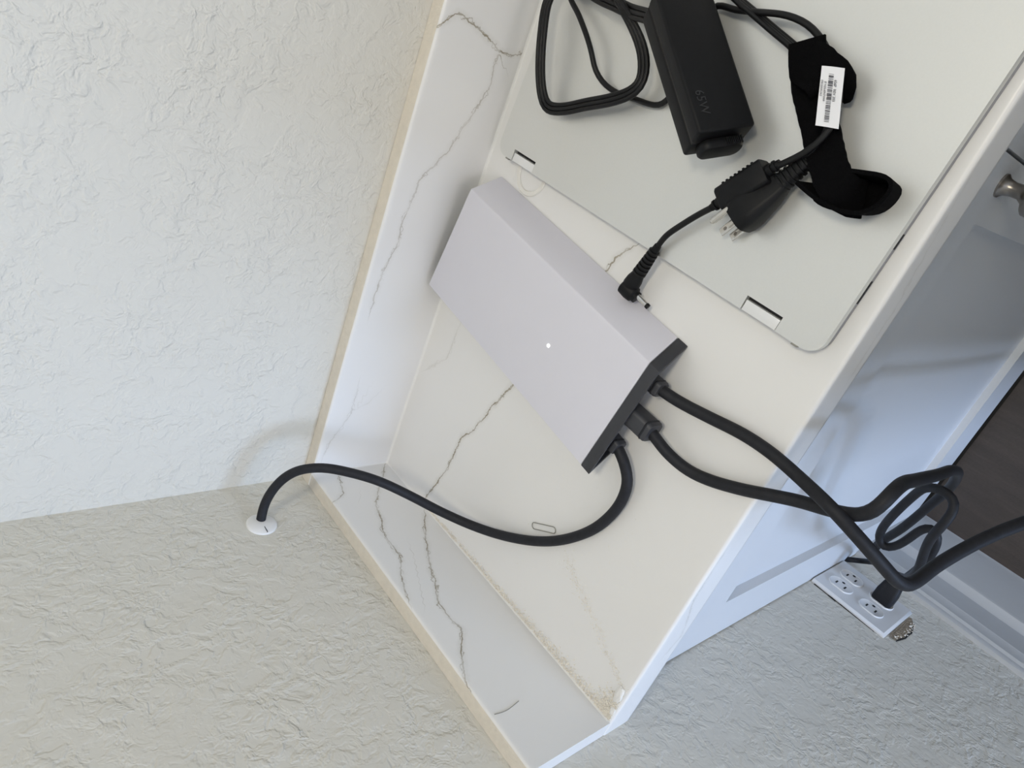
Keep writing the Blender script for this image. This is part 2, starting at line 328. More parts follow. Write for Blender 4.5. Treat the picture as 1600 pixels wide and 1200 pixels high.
# measured paths of cables, veins and small things, metres in the room
T = {
'cable_wall': [[0.2536,-0.2746,0.016],[0.2486,-0.2975,0.016],[0.241,-0.3093,0.015],[0.2289,-0.3182,0.012],[0.2059,-0.3199,0.008],[0.1711,-0.3103,0.0055],[0.1392,-0.2902,0.005],[0.1124,-0.2644,0.005],[0.0869,-0.2274,0.008],[0.0714,-0.1919,0.016],[0.0678,-0.1606,0.034],[0.0764,-0.1372,0.062],[0.0872,-0.1197,0.093],[0.0869,-0.1008,0.1151],[0.0815,-0.0828,0.1326],[0.0713,-0.0693,0.1476],[0.0561,-0.06,0.1569],[0.037,-0.0556,0.1644],[0.017,-0.0553,0.1688],[0.0011,-0.0599,0.1708],[-0.0111,-0.0505,0.1646]],
'cable_air': [[0.3141,-0.2827,0.017],[0.3115,-0.3084,0.017],[0.3103,-0.3252,0.012],[0.3127,-0.3518,0.007],[0.3169,-0.3783,0.006],[0.3179,-0.4027,0.006],[0.3155,-0.4278,0.0062],[0.317,-0.4581,0.0203],[0.3069,-0.4829,0.011],[0.2953,-0.4992,-0.0049],[0.2891,-0.5076,-0.0141],[0.2867,-0.5116,-0.0243],[0.2885,-0.5132,-0.0372],[0.2958,-0.5145,-0.0564],[0.3107,-0.52,-0.0824],[0.3249,-0.5273,-0.1063],[0.3369,-0.5352,-0.1256],[0.3502,-0.5451,-0.155],[0.3507,-0.5595,-0.3187],[0.352,-0.575,-0.55],[0.365,-0.6,-0.8],[0.4,-0.64,-0.888],[0.47,-0.7,-0.9025],[0.6,-0.78,-0.903]],
'cable_power': [[0.2815,-0.2882,0.018],[0.2792,-0.318,0.018],[0.2717,-0.3363,0.014],[0.268,-0.3571,0.008],[0.2721,-0.3753,0.006],[0.2824,-0.3989,0.006],[0.2923,-0.4165,0.008],[0.3002,-0.4335,0.0042],[0.3094,-0.4523,0.0081],[0.319,-0.4691,0.0118],[0.3303,-0.4774,0.0168],[0.3435,-0.4789,0.014],[0.3477,-0.4777,-0.0031],[0.3431,-0.4768,-0.0439],[0.3338,-0.4753,-0.1146],[0.3236,-0.472,-0.1845],[0.3084,-0.4697,-0.2427],[0.2812,-0.4665,-0.287],[0.244,-0.4582,-0.3168],[0.2037,-0.4492,-0.3337],[0.1646,-0.4369,-0.3602],[0.1418,-0.434,-0.3831],[0.1211,-0.4432,-0.4194],[0.102,-0.4576,-0.4456]],
'cable_coil': [[-0.0052,-0.3703,-0.6352],[0.011,-0.3795,-0.6097],[0.0172,-0.3921,-0.6191],[0.0376,-0.4096,-0.5973],[0.122,-0.4497,-0.4096],[0.1626,-0.4735,-0.3203],[0.1984,-0.4895,-0.2498],[0.2243,-0.4939,-0.2174],[0.2447,-0.4907,-0.2035],[0.2656,-0.4892,-0.1895],[0.2845,-0.491,-0.1855],[0.2971,-0.4907,-0.1895],[0.304,-0.4844,-0.1909],[0.3045,-0.4746,-0.1899],[0.2982,-0.4633,-0.1971],[0.2796,-0.457,-0.2116],[0.2533,-0.4518,-0.2233],[0.2221,-0.4478,-0.2434],[0.2092,-0.4499,-0.2495],[0.2068,-0.4574,-0.2496],[0.2119,-0.4639,-0.2525],[0.2295,-0.4699,-0.2492],[0.2465,-0.4735,-0.2451],[0.2523,-0.4784,-0.2477],[0.251,-0.4858,-0.2479],[0.2393,-0.4897,-0.2548],[0.2173,-0.4903,-0.2682],[0.1893,-0.4862,-0.2891],[0.166,-0.4817,-0.3116],[0.1675,-0.4863,-0.3018],[0.1863,-0.4929,-0.2885],[0.2109,-0.4978,-0.277],[0.2472,-0.5084,-0.2696],[0.2759,-0.5196,-0.2689],[0.3041,-0.5382,-0.3084]],
'plug': [[0.0143,-0.4504,-0.5529],[0.0303,-0.4512,-0.5554],[0.0443,-0.4494,-0.563]],
'ac_loop': [[0.5452,-0.1825,0.0445],[0.5455,-0.17,0.0405],[0.5457,-0.1567,0.0365],[0.5475,-0.1403,0.0345],[0.549,-0.1198,0.0325],[0.5528,-0.0895,0.0305],[0.5482,-0.0644,0.0305],[0.5363,-0.0618,0.0325],[0.5149,-0.0695,0.0345],[0.4871,-0.0797,0.0325],[0.4705,-0.0866,0.0285],[0.4608,-0.096,0.0265],[0.463,-0.1124,0.0265],[0.4751,-0.14,0.0275],[0.4855,-0.1658,0.0305],[0.4939,-0.1798,0.0305],[0.5017,-0.1866,0.0295],[0.511,-0.1843,0.0285],[0.5236,-0.1771,0.0295],[0.5312,-0.1696,0.0315],[0.5398,-0.1601,0.0365],[0.5473,-0.148,0.0385],[0.5546,-0.1344,0.0365],[0.5721,-0.1249,0.0295],[0.5891,-0.171,0.0265],[0.5801,-0.2142,0.0265],[0.5727,-0.2323,0.0265],[0.5669,-0.251,0.0255],[0.5612,-0.268,0.0225],[0.5563,-0.2842,0.0225],[0.5467,-0.308,0.0225],[0.5362,-0.3276,0.0245],[0.5246,-0.3364,0.0275],[0.5093,-0.3376,0.0275],[0.4973,-0.3339,0.0265]],
'dc': [[0.5632,-0.1796,0.0495],[0.5689,-0.1414,0.0345],[0.5668,-0.0927,0.0225],[0.5487,-0.0731,0.0235],[0.5331,-0.097,0.0265],[0.5199,-0.1156,0.0275],[0.5103,-0.1255,0.0265],[0.5005,-0.1312,0.0225],[0.4947,-0.1401,0.0195],[0.4916,-0.155,0.0185],[0.4922,-0.1761,0.0185],[0.4961,-0.2041,0.0185],[0.5177,-0.2104,0.0185],[0.5439,-0.2089,0.0185],[0.5655,-0.2132,0.0205],[0.5664,-0.2342,0.0235],[0.5682,-0.2533,0.0265],[0.5707,-0.2743,0.0265],[0.5692,-0.2893,0.0245],[0.5632,-0.303,0.0245],[0.5536,-0.3175,0.0275],[0.543,-0.331,0.0315],[0.5262,-0.34,0.0345],[0.5131,-0.34,0.0345],[0.5026,-0.3346,0.0345],[0.4858,-0.3175,0.0325]],
'dc_end': [[0.4516,-0.2918,0.0305],[0.4386,-0.2783,0.0265],[0.4225,-0.265,0.0245],[0.4146,-0.2593,0.0235],[0.4017,-0.2541,0.0205],[0.3856,-0.2474,0.0165]],
'block': [[0.4834,-0.3154,0.0325],[0.4546,-0.2934,0.0305]],
'acplug': [[0.4973,-0.3339,0.0265],[0.4738,-0.3209,0.0275],[0.4483,-0.3084,0.0275],[0.4545,-0.3055,0.0365],[0.4407,-0.2973,0.0365],[0.4478,-0.3081,0.0265],[0.4351,-0.3013,0.0265],[0.4455,-0.3129,0.0205],[0.4344,-0.3068,0.0205],[0.4568,-0.2934,0.0275],[0.4453,-0.3175,0.0145]],
'barrel': [[0.4017,-0.2541,0.0205],[0.3754,-0.2455,0.0155],[0.3634,-0.2391,0.014],[0.3626,-0.2487,0.013],[0.358,-0.2645,0.01],[0.3671,-0.2319,0.015]],
'flag': [[0.5479,-0.32,0.0405],[0.5508,-0.331,0.0345],[0.5195,-0.3467,0.0365],[0.5169,-0.3353,0.0425]],
'strap': [[0.5605,-0.2961,0.0285],[0.5497,-0.3022,0.0275],[0.5354,-0.3136,0.0275],[0.5202,-0.3283,0.0275],[0.5035,-0.3449,0.0295],[0.4934,-0.3573,0.0335],[0.4882,-0.3661,0.0315],[0.4879,-0.3723,0.0255],[0.4894,-0.3756,0.0215]],
'wrap': [[0.5499,-0.2953,0.0245],[0.5481,-0.3074,0.0315],[0.5447,-0.3213,0.0355],[0.5404,-0.3286,0.0305],[0.5373,-0.3282,0.0205]],
'fold': [[0.4854,-0.3422,0.0163],[0.486,-0.3557,0.0163],[0.4906,-0.3706,0.0163],[0.4983,-0.3841,0.0163]],
'straploop': [[0.4857,-0.3378,0.0145],[0.4815,-0.3553,0.0145],[0.4814,-0.3755,0.0145],[0.4878,-0.3873,0.0145],[0.4974,-0.3901,0.0145],[0.5022,-0.3895,0.0145],[0.5033,-0.3852,0.0145],[0.5012,-0.3733,0.0145],[0.4975,-0.3569,0.0145]],
'led': [[0.2881,-0.2026,0.0305]],
'laptop': [[0.4057,-0.0402,0.0145],[0.406,-0.062,0.0145],[0.4008,-0.0973,0.0145],[0.3973,-0.3342,0.0145],[0.3915,-0.3673,0.0145],[0.3912,-0.3887,0.0145],[0.401,-0.3973,0.0145],[0.5845,-0.4074,0.0145],[0.4992,-0.0449,0.0145]],
'hinge': [[0.4083,-0.0617,0.0145],[0.4086,-0.0644,0.0145],[0.4077,-0.0934,0.0145],[0.3992,-0.0945,0.0145],[0.3906,-0.3349,0.0145],[0.3981,-0.3348,0.0145],[0.3974,-0.3638,0.0145],[0.3886,-0.3639,0.0145]],
'ring': [[0.3934,-0.0842,-0.0],[0.3878,-0.061,0.0],[0.3928,-0.1033,0.0],[0.3837,-0.0878,0.0]],
'clip': [[0.1159,-0.2452,0.0],[0.115,-0.2506,-0.0],[0.1262,-0.2708,0.0],[0.131,-0.2717,0.0]],
'outlet_hole': [[0.0091,-0.4898,-0.5147],[0.0092,-0.4984,-0.5898],[0.0092,-0.5004,-0.5127],[0.0093,-0.5023,-0.5457]],
'knob': [[0.5328,-0.378,-0.1966],[0.5293,-0.408,-0.1298],[0.5714,-0.378,-0.1628]],
'crumb': [[0.033,-0.3977,-0.0],[0.0459,-0.4046,0.0],[0.0572,-0.4036,0.0],[0.0814,-0.4033,0.0]],
'vA': [[0.2179,-0.1561,0.0],[0.1965,-0.1484,-0.0],[0.177,-0.1399,0.0],[0.1446,-0.1297,0.0],[0.1279,-0.1178,-0.0],[0.101,-0.1156,0.0],[0.0795,-0.1136,0.0],[0.0532,-0.1062,0.0],[0.0297,-0.0975,0.0]],
'vA2': [[0.3889,-0.2194,0.0],[0.3823,-0.2136,-0.0],[0.3755,-0.2077,0.0],[0.366,-0.2062,-0.0],[0.3484,-0.1981,0.0],[0.3194,-0.1899,0.0],[0.2656,-0.1761,0.0],[0.2179,-0.1561,0.0]],
'vB': [[0.2248,-0.0567,0.0],[0.1996,-0.0573,0.0],[0.1867,-0.0557,0.0],[0.1612,-0.0337,0.0]],
'vC': [[0.0181,-0.0267,0.0087],[0.0184,-0.0416,0.0211],[0.0188,-0.0667,0.0417],[0.0192,-0.0862,0.0546],[0.0197,-0.1115,0.062],[0.0199,-0.1251,0.0692],[0.0203,-0.1468,0.0712],[0.0206,-0.1645,0.0711],[0.0211,-0.1882,0.0842],[0.0214,-0.2079,0.0913],[0.0216,-0.2156,0.094]],
'vD': [[0.0197,-0.1158,0.0084],[0.0202,-0.1388,0.0237],[0.0207,-0.1654,0.038],[0.021,-0.182,0.0474],[0.0216,-0.2148,0.0601],[0.0219,-0.2335,0.0691],[0.0222,-0.2503,0.0693],[0.0225,-0.2677,0.0666],[0.0229,-0.2888,0.0821],[0.0233,-0.3061,0.0935],[0.0236,-0.3265,0.1029]],
'vE': [[0.0181,-0.0299,0.0709],[0.0185,-0.0463,0.0763],[0.0187,-0.0591,0.0805],[0.0188,-0.0674,0.0957]],
'vS': [[0.0241,-0.3521,0.0938],[0.0241,-0.3539,0.0829],[0.0241,-0.3513,0.065]],
'vF': [[0.4824,-0.0176,0.1074],[0.4907,-0.0176,0.0959],[0.5011,-0.0176,0.083],[0.4998,-0.0176,0.0648],[0.4914,-0.0176,0.0427],[0.486,-0.0176,0.0287],[0.4863,-0.0176,0.0129],[0.4932,-0.0176,-0.0002]],
'vG': [[0.486,-0.0176,0.0287],[0.4705,-0.0176,0.028],[0.4529,-0.0176,0.0257],[0.4205,-0.0176,0.0393],[0.3912,-0.0176,0.0507],[0.3581,-0.0176,0.0721],[0.3345,-0.0176,0.0749],[0.3183,-0.0176,0.0767],[0.2955,-0.0176,0.0751],[0.2678,-0.0176,0.0825],[0.2257,-0.0176,0.0843]],
'vH': [[0.126,-0.0176,0.072],[0.1011,-0.0176,0.0713],[0.0806,-0.0176,0.0774],[0.0604,-0.0176,0.0877],[0.0416,-0.0176,0.0906]],
'vI': [[0.12,-0.0176,0.0445],[0.108,-0.0176,0.0532],[0.0993,-0.0176,0.0691]],
'vK': [[0.2236,-0.41,0.0146],[0.1928,-0.41,0.0106],[0.1803,-0.41,0.0138],[0.1248,-0.41,-0.0243],[0.1087,-0.41,-0.0169]],
'vL': [[0.5315,-0.413,0.0065],[0.4557,-0.413,-0.0129],[0.4334,-0.413,-0.0208],[0.424,-0.413,-0.0183],[0.3849,-0.413,-0.0198]],
}

# ------------------------------------------------------------------ the room
CA, SA = math.cos(AL), math.sin(AL)
def SW(n, y, z): return Vector((n*CA - y*SA, n*SA + y*CA, z))       # side-wall frame: n out of the wall, y along it
def sbox(name, lo, hi, mat, parent=None, bevel=0, seg=2):
    v, f = box_vf([(a+b)/2 for a, b in zip(lo, hi)], [b-a for a, b in zip(lo, hi)])
    o = mesh_obj(name, [SW(*p) for p in v], f, mat, parent, bevel=bevel, seg=seg)
    return smooth_angle(o, 50) if bevel else o
def struct(o): o['kind'] = 'structure'; return o
struct(box('wall_back', (-0.15, 0, FLOOR_Z-0.02), (ROOM_X1+0.1, 0.1, CEIL_Z), M['wall']))
WALL_LEFT = struct(sbox('wall_left', (-0.1, ROOM_Y0-0.1, FLOOR_Z-0.02), (0, 0.05, CEIL_Z), M['wall']))
struct(box('wall_right', (ROOM_X1, ROOM_Y0, FLOOR_Z-0.02), (ROOM_X1+0.1, 0, CEIL_Z), M['wall']))
struct(box('ceiling', (-0.15, ROOM_Y0-0.1, CEIL_Z), (ROOM_X1+0.1, 0.1, CEIL_Z+0.1), M['ceiling']))
FLOOR = struct(box('floor', (-0.15, ROOM_Y0-0.1, FLOOR_Z-0.05), (ROOM_X1+0.1, 0.1, FLOOR_Z-0.004), M['gap']))
x0, x1, z0, z1 = WIN['x0'], WIN['x1'], WIN['z0'], WIN['z1']
wf = [box_vf(((a+b)/2, ROOM_Y0-0.05, (c+d)/2), (b-a, 0.1, d-c)) for a, b, c, d in
      ((0.0, x0, FLOOR_Z-0.02, CEIL_Z), (x1, ROOM_X1+0.1, FLOOR_Z-0.02, CEIL_Z), (x0, x1, FLOOR_Z-0.02, z0), (x0, x1, z1, CEIL_Z))]
struct(mesh_obj('wall_front', *join_vf(wf), M['wall']))
wv = [box_vf(((a+b)/2, ROOM_Y0-0.05, (c+d)/2), (b-a, 0.05, d-c)) for a, b, c, d in
      ((x0, x0+.05, z0, z1), (x1-.05, x1, z0, z1), (x0, x1, z0, z0+.05), (x0, x1, z1-.05, z1), (x0, x1, WIN['zm']-.03, WIN['zm']+.03), ((x0+x1)/2-.02, (x0+x1)/2+.02, z0, z1))]
struct(mesh_obj('window_1', *join_vf(wv), M['trim']))

# unseen half-height blocker, added to keep low window light off the cabinet's right part
struct(box('shade_blocker', (BLOCKER_X, -0.97, FLOOR_Z), (1.9, -0.85, 0.10), M['wall']))
struct(box('shade_blocker_cap', (BLOCKER_X-0.015, -0.985, 0.10), (1.9, -0.835, 0.13), M['trim'], bevel=0.003))  # cap on the added blocker

# floor planks, laid along the cabinets
PL = 0.18
def plank_mesh(i):
    v, f = box_vf((0, 0, 0), (1.2-0.002, PL-0.002, 0.008))
    return v, f
pm = None
ny = 0
y = -0.02
while y > ROOM_Y0:
    off = (ny*0.37) % 1.2
    x = -off - 0.1
    while x < ROOM_X1:
        xa, xb = max(x, 0.012), min(x+1.2, ROOM_X1)
        if xb - xa > 0.02 and y < -0.20:
            box('plank', (xa+.001, y-PL+.001, FLOOR_Z-0.006), (xb-.001, y-.001, FLOOR_Z), M['floor'], FLOOR)
        x += 1.2
    y -= PL; ny += 1

# baseboard along the side wall: a stacked profile swept along the wall
bp = [(0, -0.650), (0.006, -0.6505), (0.008, -0.654), (0.0085, -0.660), (0.012, -0.664), (0.013, -0.684), (0.0145, -0.687), (0.0145, -0.742), (0.017, -0.746),
      (0.026, -0.752), (0.028, -0.757), (0.028, -0.900), (0.031, FLOOR_Z), (0, FLOOR_Z)]
V = [SW(n, yy, z) for yy in (-0.3785, ROOM_Y0) for n, z in bp]; k = len(bp)
F = [(i, (i+1) % k, k+(i+1) % k, k+i) for i in range(k)] + [tuple(range(k)), tuple(range(k, 2*k))]
struct(smooth_angle(mesh_obj('baseboard_left', V, F, M['trim']), 25))

# ceiling lamp (out of frame, lights the counter from above)
LAMP = (0.88, -0.75, CEIL_Z)
cl = thing('ceiling_light', LAMP, 'round flush ceiling lamp with a warm white diffuser', 'ceiling lamp')
lathe('lamp_rim', Vector(LAMP), (0, 0, -1), [(0.0, 0.155), (0.03, 0.155), (0.03, 0.142), (0.012, 0.142)], M['trim'], cl, 40)
lathe('diffuser', Vector(LAMP), (0, 0, -1), [(0.013, 0.14), (0.030, 0.138), (0.036, 0.12), (0.040, 0.07), (0.041, 0.01)], M['lamp'], cl, 40)

# ------------------------------------------------------------------ veined stone pieces
import numpy as np
def vein_fields(uv, veins):
    uv = np.array(uv); best = np.full(len(uv), 9.0); sd = np.full(len(uv), 0.2); st = np.zeros(len(uv))
    for pts, s in veins:
        p = np.array(pts)
        for a, b in zip(p[:-1], p[1:]):
            ab = b-a; L2 = (ab@ab) + 1e-12
            t = np.clip(((uv-a)@ab)/L2, 0, 1); q = a + t[:, None]*ab; r = uv-q
            dd = np.hypot(r[:, 0], r[:, 1]); sgn = np.where(ab[0]*r[:, 1]-ab[1]*r[:, 0] >= 0, 1.0, -1.0)
            m = dd < best
            best[m] = dd[m]; sd[m] = np.minimum(dd[m], 0.2)*sgn[m]; st[m] = s*np.clip((0.020-dd[m])/0.008, 0, 1)
    return sd, st
def stone(name, cols, prof, fn, uvfn, veins, top_from=None):
    """cols x profile grid closed into a solid; carries the vein fields"""
    nc, k = len(cols), len(prof)
    V = [fn(c, p) for c in cols for p in prof]; UV = [uvfn(c, p) for c in cols for p in prof]
    F = [(i*k+j, i*k+(j+1) % k, (i+1)*k+(j+1) % k, (i+1)*k+j) for i in range(nc-1) for j in range(k)]
    F += [tuple(range(k)), tuple(range((nc-1)*k, nc*k))]
    me = bpy.data.meshes.new(name); me.from_pydata([tuple(v) for v in V], [], F); me.update()
    sd, st = vein_fields(UV, veins)
    a = me.attributes.new('vein_distance', 'FLOAT', 'POINT'); a.data.foreach_set('value', sd)
    a = me.attributes.new('vein_strength', 'FLOAT', 'POINT'); a.data.foreach_set('value', st)
    me.materials.append(M['quartz']); me.materials.append(M['raw_edge'])
    bm = bmesh.new(); bm.from_mesh(me); bmesh.ops.recalc_face_normals(bm, faces=bm.faces)
    bm.to_mesh(me); bm.free()
    for p in me.polygons:
        p.use_smooth = True
        if top_from is not None and len(p.vertices) == 4 and min(v % k for v in p.vertices) >= top_from and max(v % k for v in p.vertices) < k: p.material_index = 1
    o = bpy.data.objects.new(name, me); reg(o); smooth_angle(o, 50)
    return o
def frange(a, b, s):
    n = max(1, int(round(abs(b-a)/s))); return [a + (b-a)*i/n for i in range(n+1)]
SPL_T, SPL_H, DEP, TH = 0.0176, 0.098, 0.4057, 0.0381
COUNTER_X1 = 1.30
TFS = math.tan(-0.0134)
RR = 0.003
pr_top = [(yy, 0.0) for yy in frange(0, -DEP+RR, 0.004)]
pr_arc = [(-DEP+RR-RR*math.sin(a), -RR+RR*math.cos(a)) for a in (0.4, 0.8, 1.2, math.pi/2)]
pr_front = [(-DEP, z) for z in frange(-0.006, -TH+0.002, 0.003)] + [(-DEP+0.002, -TH), (0, -TH)]
def slab_pt(u, p):
    yy, z = p
    xw = -yy*math.tan(AL); x = xw + u*(1 - xw/COUNTER_X1)
    return Vector((x, yy + TFS*(x-0.0075)*(yy/-DEP), z))
def slab_uv(u, p):
    v = slab_pt(u, p)
    return (v.x, v.y if p[1] > -0.002 else -DEP + TFS*(v.x-0.0075) + p[1])
def xy(n): return [(p[0], p[1]) for p in T[n]]
def xf(n): return [(p[0], -DEP + TFS*(p[0]-0.0075) + min(p[2]-0.006, -0.004)) for p in T[n]]
cols = frange(0, 0.64, 0.004) + frange(0.70, COUNTER_X1, 0.06)
ct = stone('countertop', cols, pr_top+pr_arc+pr_front, slab_pt, slab_uv,
      [(xy('vA'), 1.0), (xy('vA2'), 0.9), (xy('vB'), 0.22), (xf('vK'), 0.30), (xf('vL'), 0.16)])
tag(ct, 'cream quartz countertop slab with brown veins, under the router and laptop', 'countertop')
sp_prof = [(0.0, z) for z in frange(0.0002, SPL_H-0.002, 0.0035)] + [(0.0006, SPL_H-0.0006), (0.002, SPL_H)]
ntop = len(sp_prof)-1
sp_prof += [(d, SPL_H) for d in (0.006, 0.011, SPL_T-0.0003)] + [(SPL_T-0.0003, 0.0002)]
def bs_pt(u, p): return Vector((SPL_T*1.0 + u if False else u, -SPL_T + p[0], p[1]))
def bs_uv(u, p): return (u, p[1]+p[0])
cols = frange(0.0005, 0.64, 0.004) + frange(0.70, COUNTER_X1, 0.06)
bs = stone('backsplash', cols, sp_prof, bs_pt, bs_uv,
      [([(q[0], q[2]) for q in T[n]], s) for n, s in (('vF', 0.95), ('vG', 0.5), ('vH', 0.28), ('vI', 0.12))], ntop)
tag(bs, 'low veined quartz backsplash along the back wall behind the laptop and router', 'backsplash')
def ss_pt(u, p): return SW(SPL_T - p[0], u, p[1])
def ss_uv(u, p): return (u, p[1]+p[0])
ss = stone('side_splash', frange(-SPL_T-0.0004, -DEP+0.0003, 0.004), sp_prof, ss_pt, ss_uv,
      [([(q[1], q[2]) for q in T[n]], s) for n, s in (('vC', 0.9), ('vD', 0.95), ('vE', 0.8))], ntop)
tag(ss, 'low veined quartz side splash under the wall grommet, dusty along its foot', 'backsplash')
# caulk beads where the stone pieces meet (parts of the splashes)
def bead(name, a, b, u, w, r, parent):
    a, b, u, w = Vector(a), Vector(b), Vector(u), Vector(w)
    prof = [(0, 0), (r, 0), (r*0.45, r*0.35), (0, r)]
    V = [p + u*s + w*t for p in (a, b) for s, t in prof]; k = 4
    F = [(i, (i+1) % k, k+(i+1) % k, k+i) for i in range(k)] + [(0, 1, 2, 3), (4, 5, 6, 7)]
    mesh_obj(name, V, F, M['caulk'], parent)
bead('caulk_bead', (SPL_T+.0004, -SPL_T, 0), (1.2, -SPL_T, 0), (0, -1, 0), (0, 0, 1), 0.0022, bs)
bead('caulk_bead', SW(SPL_T, -SPL_T-.001, 0), SW(SPL_T, -DEP+0.003, 0), SW(1, 0, 0)-SW(0, 0, 0), (0, 0, 1), 0.0016, ss)
bead('caulk_bead', SW(SPL_T, -SPL_T, 0.001), SW(SPL_T, -SPL_T, SPL_H-0.002), (1, 0, 0), (0, -1, 0), 0.0016, ss)
# pencil stroke left on the side splash
pv = [Vector(p) + Vector((0.0002, 0, 0)) for p in T['vS']]
tube('pencil_mark', [SW(SPL_T+0.0001, p.y, p.z) for p in pv], 0.00035, M['wire'], ss, 0.003, 6)

# ------------------------------------------------------------------ cabinet under the counter
YC, DD = -0.378, 0.0105
GX = 0.5535
cab = thing('base_cabinet', (0.56, -0.19, FLOOR_Z), 'white shaker base cabinet with two doors under the quartz countertop', 'cabinet')
box('body', (0.012, YC+0.021, FLOOR_Z), (1.10, -0.002, -TH-0.001), M['cabinet'], cab)
def shaker(xa, xb, rl, rr, name_label, kx):
    d = mesh_obj('door', *box_vf(((rl+rr)/2, YC+DD+0.0045, (-0.197-0.778)/2), (rr-rl+0.01, 0.009, 0.778-0.197+0.01)), M['cabinet'], cab)
    zt, zb = -0.0395, -0.892
    # frame members with a mitre-free, eased edge
    for nm, lo, hi in (('stile', (xa, YC, zb), (rl, YC+0.02, zt)), ('stile', (rr, YC, zb), (xb, YC+0.02, zt)),
                       ('rail', (rl, YC, -0.197), (rr, YC+0.02, zt)), ('rail', (rl, YC, zb), (rr, YC+0.02, -0.778))):
        v, f = box_vf([(a+b)/2 for a, b in zip(lo, hi)], [b-a for a, b in zip(lo, hi)])
        mesh_obj(nm, v, f, M['cabinet'], d)
    lathe('knob', (kx, YC+0.0005, -0.199), (0, -1, 0), [(0, 0.0095), (0.0022, 0.0095), (0.003, 0.0085), (0.005, 0.0068), (0.010, 0.0056), (0.016, 0.0058), (0.020, 0.0085),
           (0.0225, 0.0135), (0.0245, 0.0155), (0.028, 0.0158), (0.031, 0.0135), (0.033, 0.008), (0.0335, 0.002)], M['knob'], d, 32)
    return d
shaker(SW(0.002, YC, 0).x, GX, 0.072, 0.5005, '', 0.5335)
shaker(GX+0.003, 1.10, GX+0.056, 1.04, '', 0.5745)

# ------------------------------------------------------------------ router
RB = Vector((0.3847, -0.0443, 0)); RA = Vector((-0.14382, -0.98960, 0)); RQ = Vector((0.98960, -0.14382, 0))
HB = 0.030
def rpt(ax, q, z): return RB + RA*(ax + (0.0075*z/HB if ax > 0.1 else 0.0)) + RQ*q + Vector((0, 0, z + 0.0006))
outer = [(0.0, 0.0), (-0.0185, HB), (-0.128, HB), (-0.1095, 0.0)]
def inset_c(t):     # C-shaped section, open underneath
    k = 0.0185/HB
    return outer + [(-0.1095+t*1.2, 0.0), (-0.128+t*1.2+k*t, HB-t), (-0.0185-t*1.2-k*t*0+0.0, HB-t), (-t*1.2, 0.0)]
rt = thing('wifi_router', (0.29, -0.19, 0), 'flat pale lavender router with a dark end, lying beside the laptop', 'router')
def cprism(name, poly, a0, a1, mat, bev):
    n = len(poly)
    V = [rpt(a, q, z) for a in (a0, a1) for q, z in poly]
    F = [(i, (i+1) % n, n+(i+1) % n, n+i) for i in range(n)] + [tuple(range(n)), tuple(range(n, 2*n))]
    return mesh_obj(name, V, F, mat, rt, bevel=bev, seg=3)
C3 = inset_c(0.003)
smooth_angle(cprism('shell', C3, 0.0, 0.2525, M['router_shell'], 0.0011), 40)
smooth_angle(cprism('end_lip', C3, 0.2526, 0.2635, M['router_dark'], 0.0006), 40)
inner = [(-0.004, 0.0), (-0.0215, HB-0.0032), (-0.1230, HB-0.0032), (-0.1055, 0.0)]
core = cprism('port_panel', inner, 0.002, 0.240, M['router_dark'], 0)
smooth_angle(lathe('status_light', Vector(T['led'][0]), (0, 0, 1), [(0, 0.0014), (0.0004, 0.0014)], M['led'], rt, 12), 40)

# ------------------------------------------------------------------ cables of the router
def router_cable(key, label, r, conn_len, conn_w, name='router_cable'):
    pts = [Vector(p) for p in T[key]]
    c = thing(name, pts[1], label, 'cable', 'thick charcoal router cables')
    tube('jacket', pts, r, M['cable'], c, 0.004, 16, 3)
    a = pts[0]; b = pts[1]; d = (b-a).normalized()
    s = a
    sec = rrect(conn_w, conn_w*0.92, conn_w*0.22, 4)
    L = (b-a).length + conn_len
    path = [s, s + d*(L-0.0015), s + d*L]
    V, F = sweep(path, lambda i, n: [(x*(0.9 if i == 2 else 1), y*(0.9 if i == 2 else 1)) for x, y in sec], True, (0, 0, 1))
    smooth_angle(mesh_obj('connector', V, F, M['router_dark'], c), 40)
    collar = [s + d*(L-0.0055), s + d*(L-0.0045), s + d*(L-0.0035)]
    V, F = sweep(collar, lambda i, n: [(x*(1.05 if i == 1 else 1.0), y*(1.05 if i == 1 else 1.0)) for x, y in sec], True, (0, 0, 1))
    mesh_obj('collar', V, F, M['cable'], c)
    return c
router_cable('cable_wall', 'thick charcoal cable arching from the router into the wall grommet', 0.0047, 0.003, 0.0135)
router_cable('cable_air', 'thick charcoal cable nearest the laptop, hanging past the counter edge in a bend', 0.0046, 0.003, 0.0135)
pc = router_cable('cable_power', 'thick charcoal power cable from the middle router port to the wall outlet', 0.0046, 0.004, 0.018)
# moulded wall plug at the other end of the power cable
pg = [Vector(p) for p in T['plug']]
ax_n = (SW(1, 0, 0)-SW(0, 0, 0)).normalized()
P0 = SW(0.0065, -0.4530, -0.5630)
path = [P0 + ax_n*d for d in (0.0, 0.002, 0.016, 0.030, 0.040, 0.046)]
wid = [(0.022, 0.026), (0.024, 0.028), (0.023, 0.028), (0.018, 0.024), (0.012, 0.014), (0.009, 0.010)]
V, F = sweep(path, lambda i, n: rrect(wid[i][0], wid[i][1], min(wid[i])*0.25, 4), True, (0, 0, 1))
smooth_angle(mesh_obj('wall_plug', V, F, M['cable'], pc), 45)
cc = thing('coiled_cable', Vector(T['cable_coil'][10]), 'thinner charcoal cable looped in a loose coil in front of the outlet', 'cable', 'thick charcoal router cables')
tube('jacket', T['cable_coil'], 0.0040, M['cable'], cc, 0.005, 14, 4)

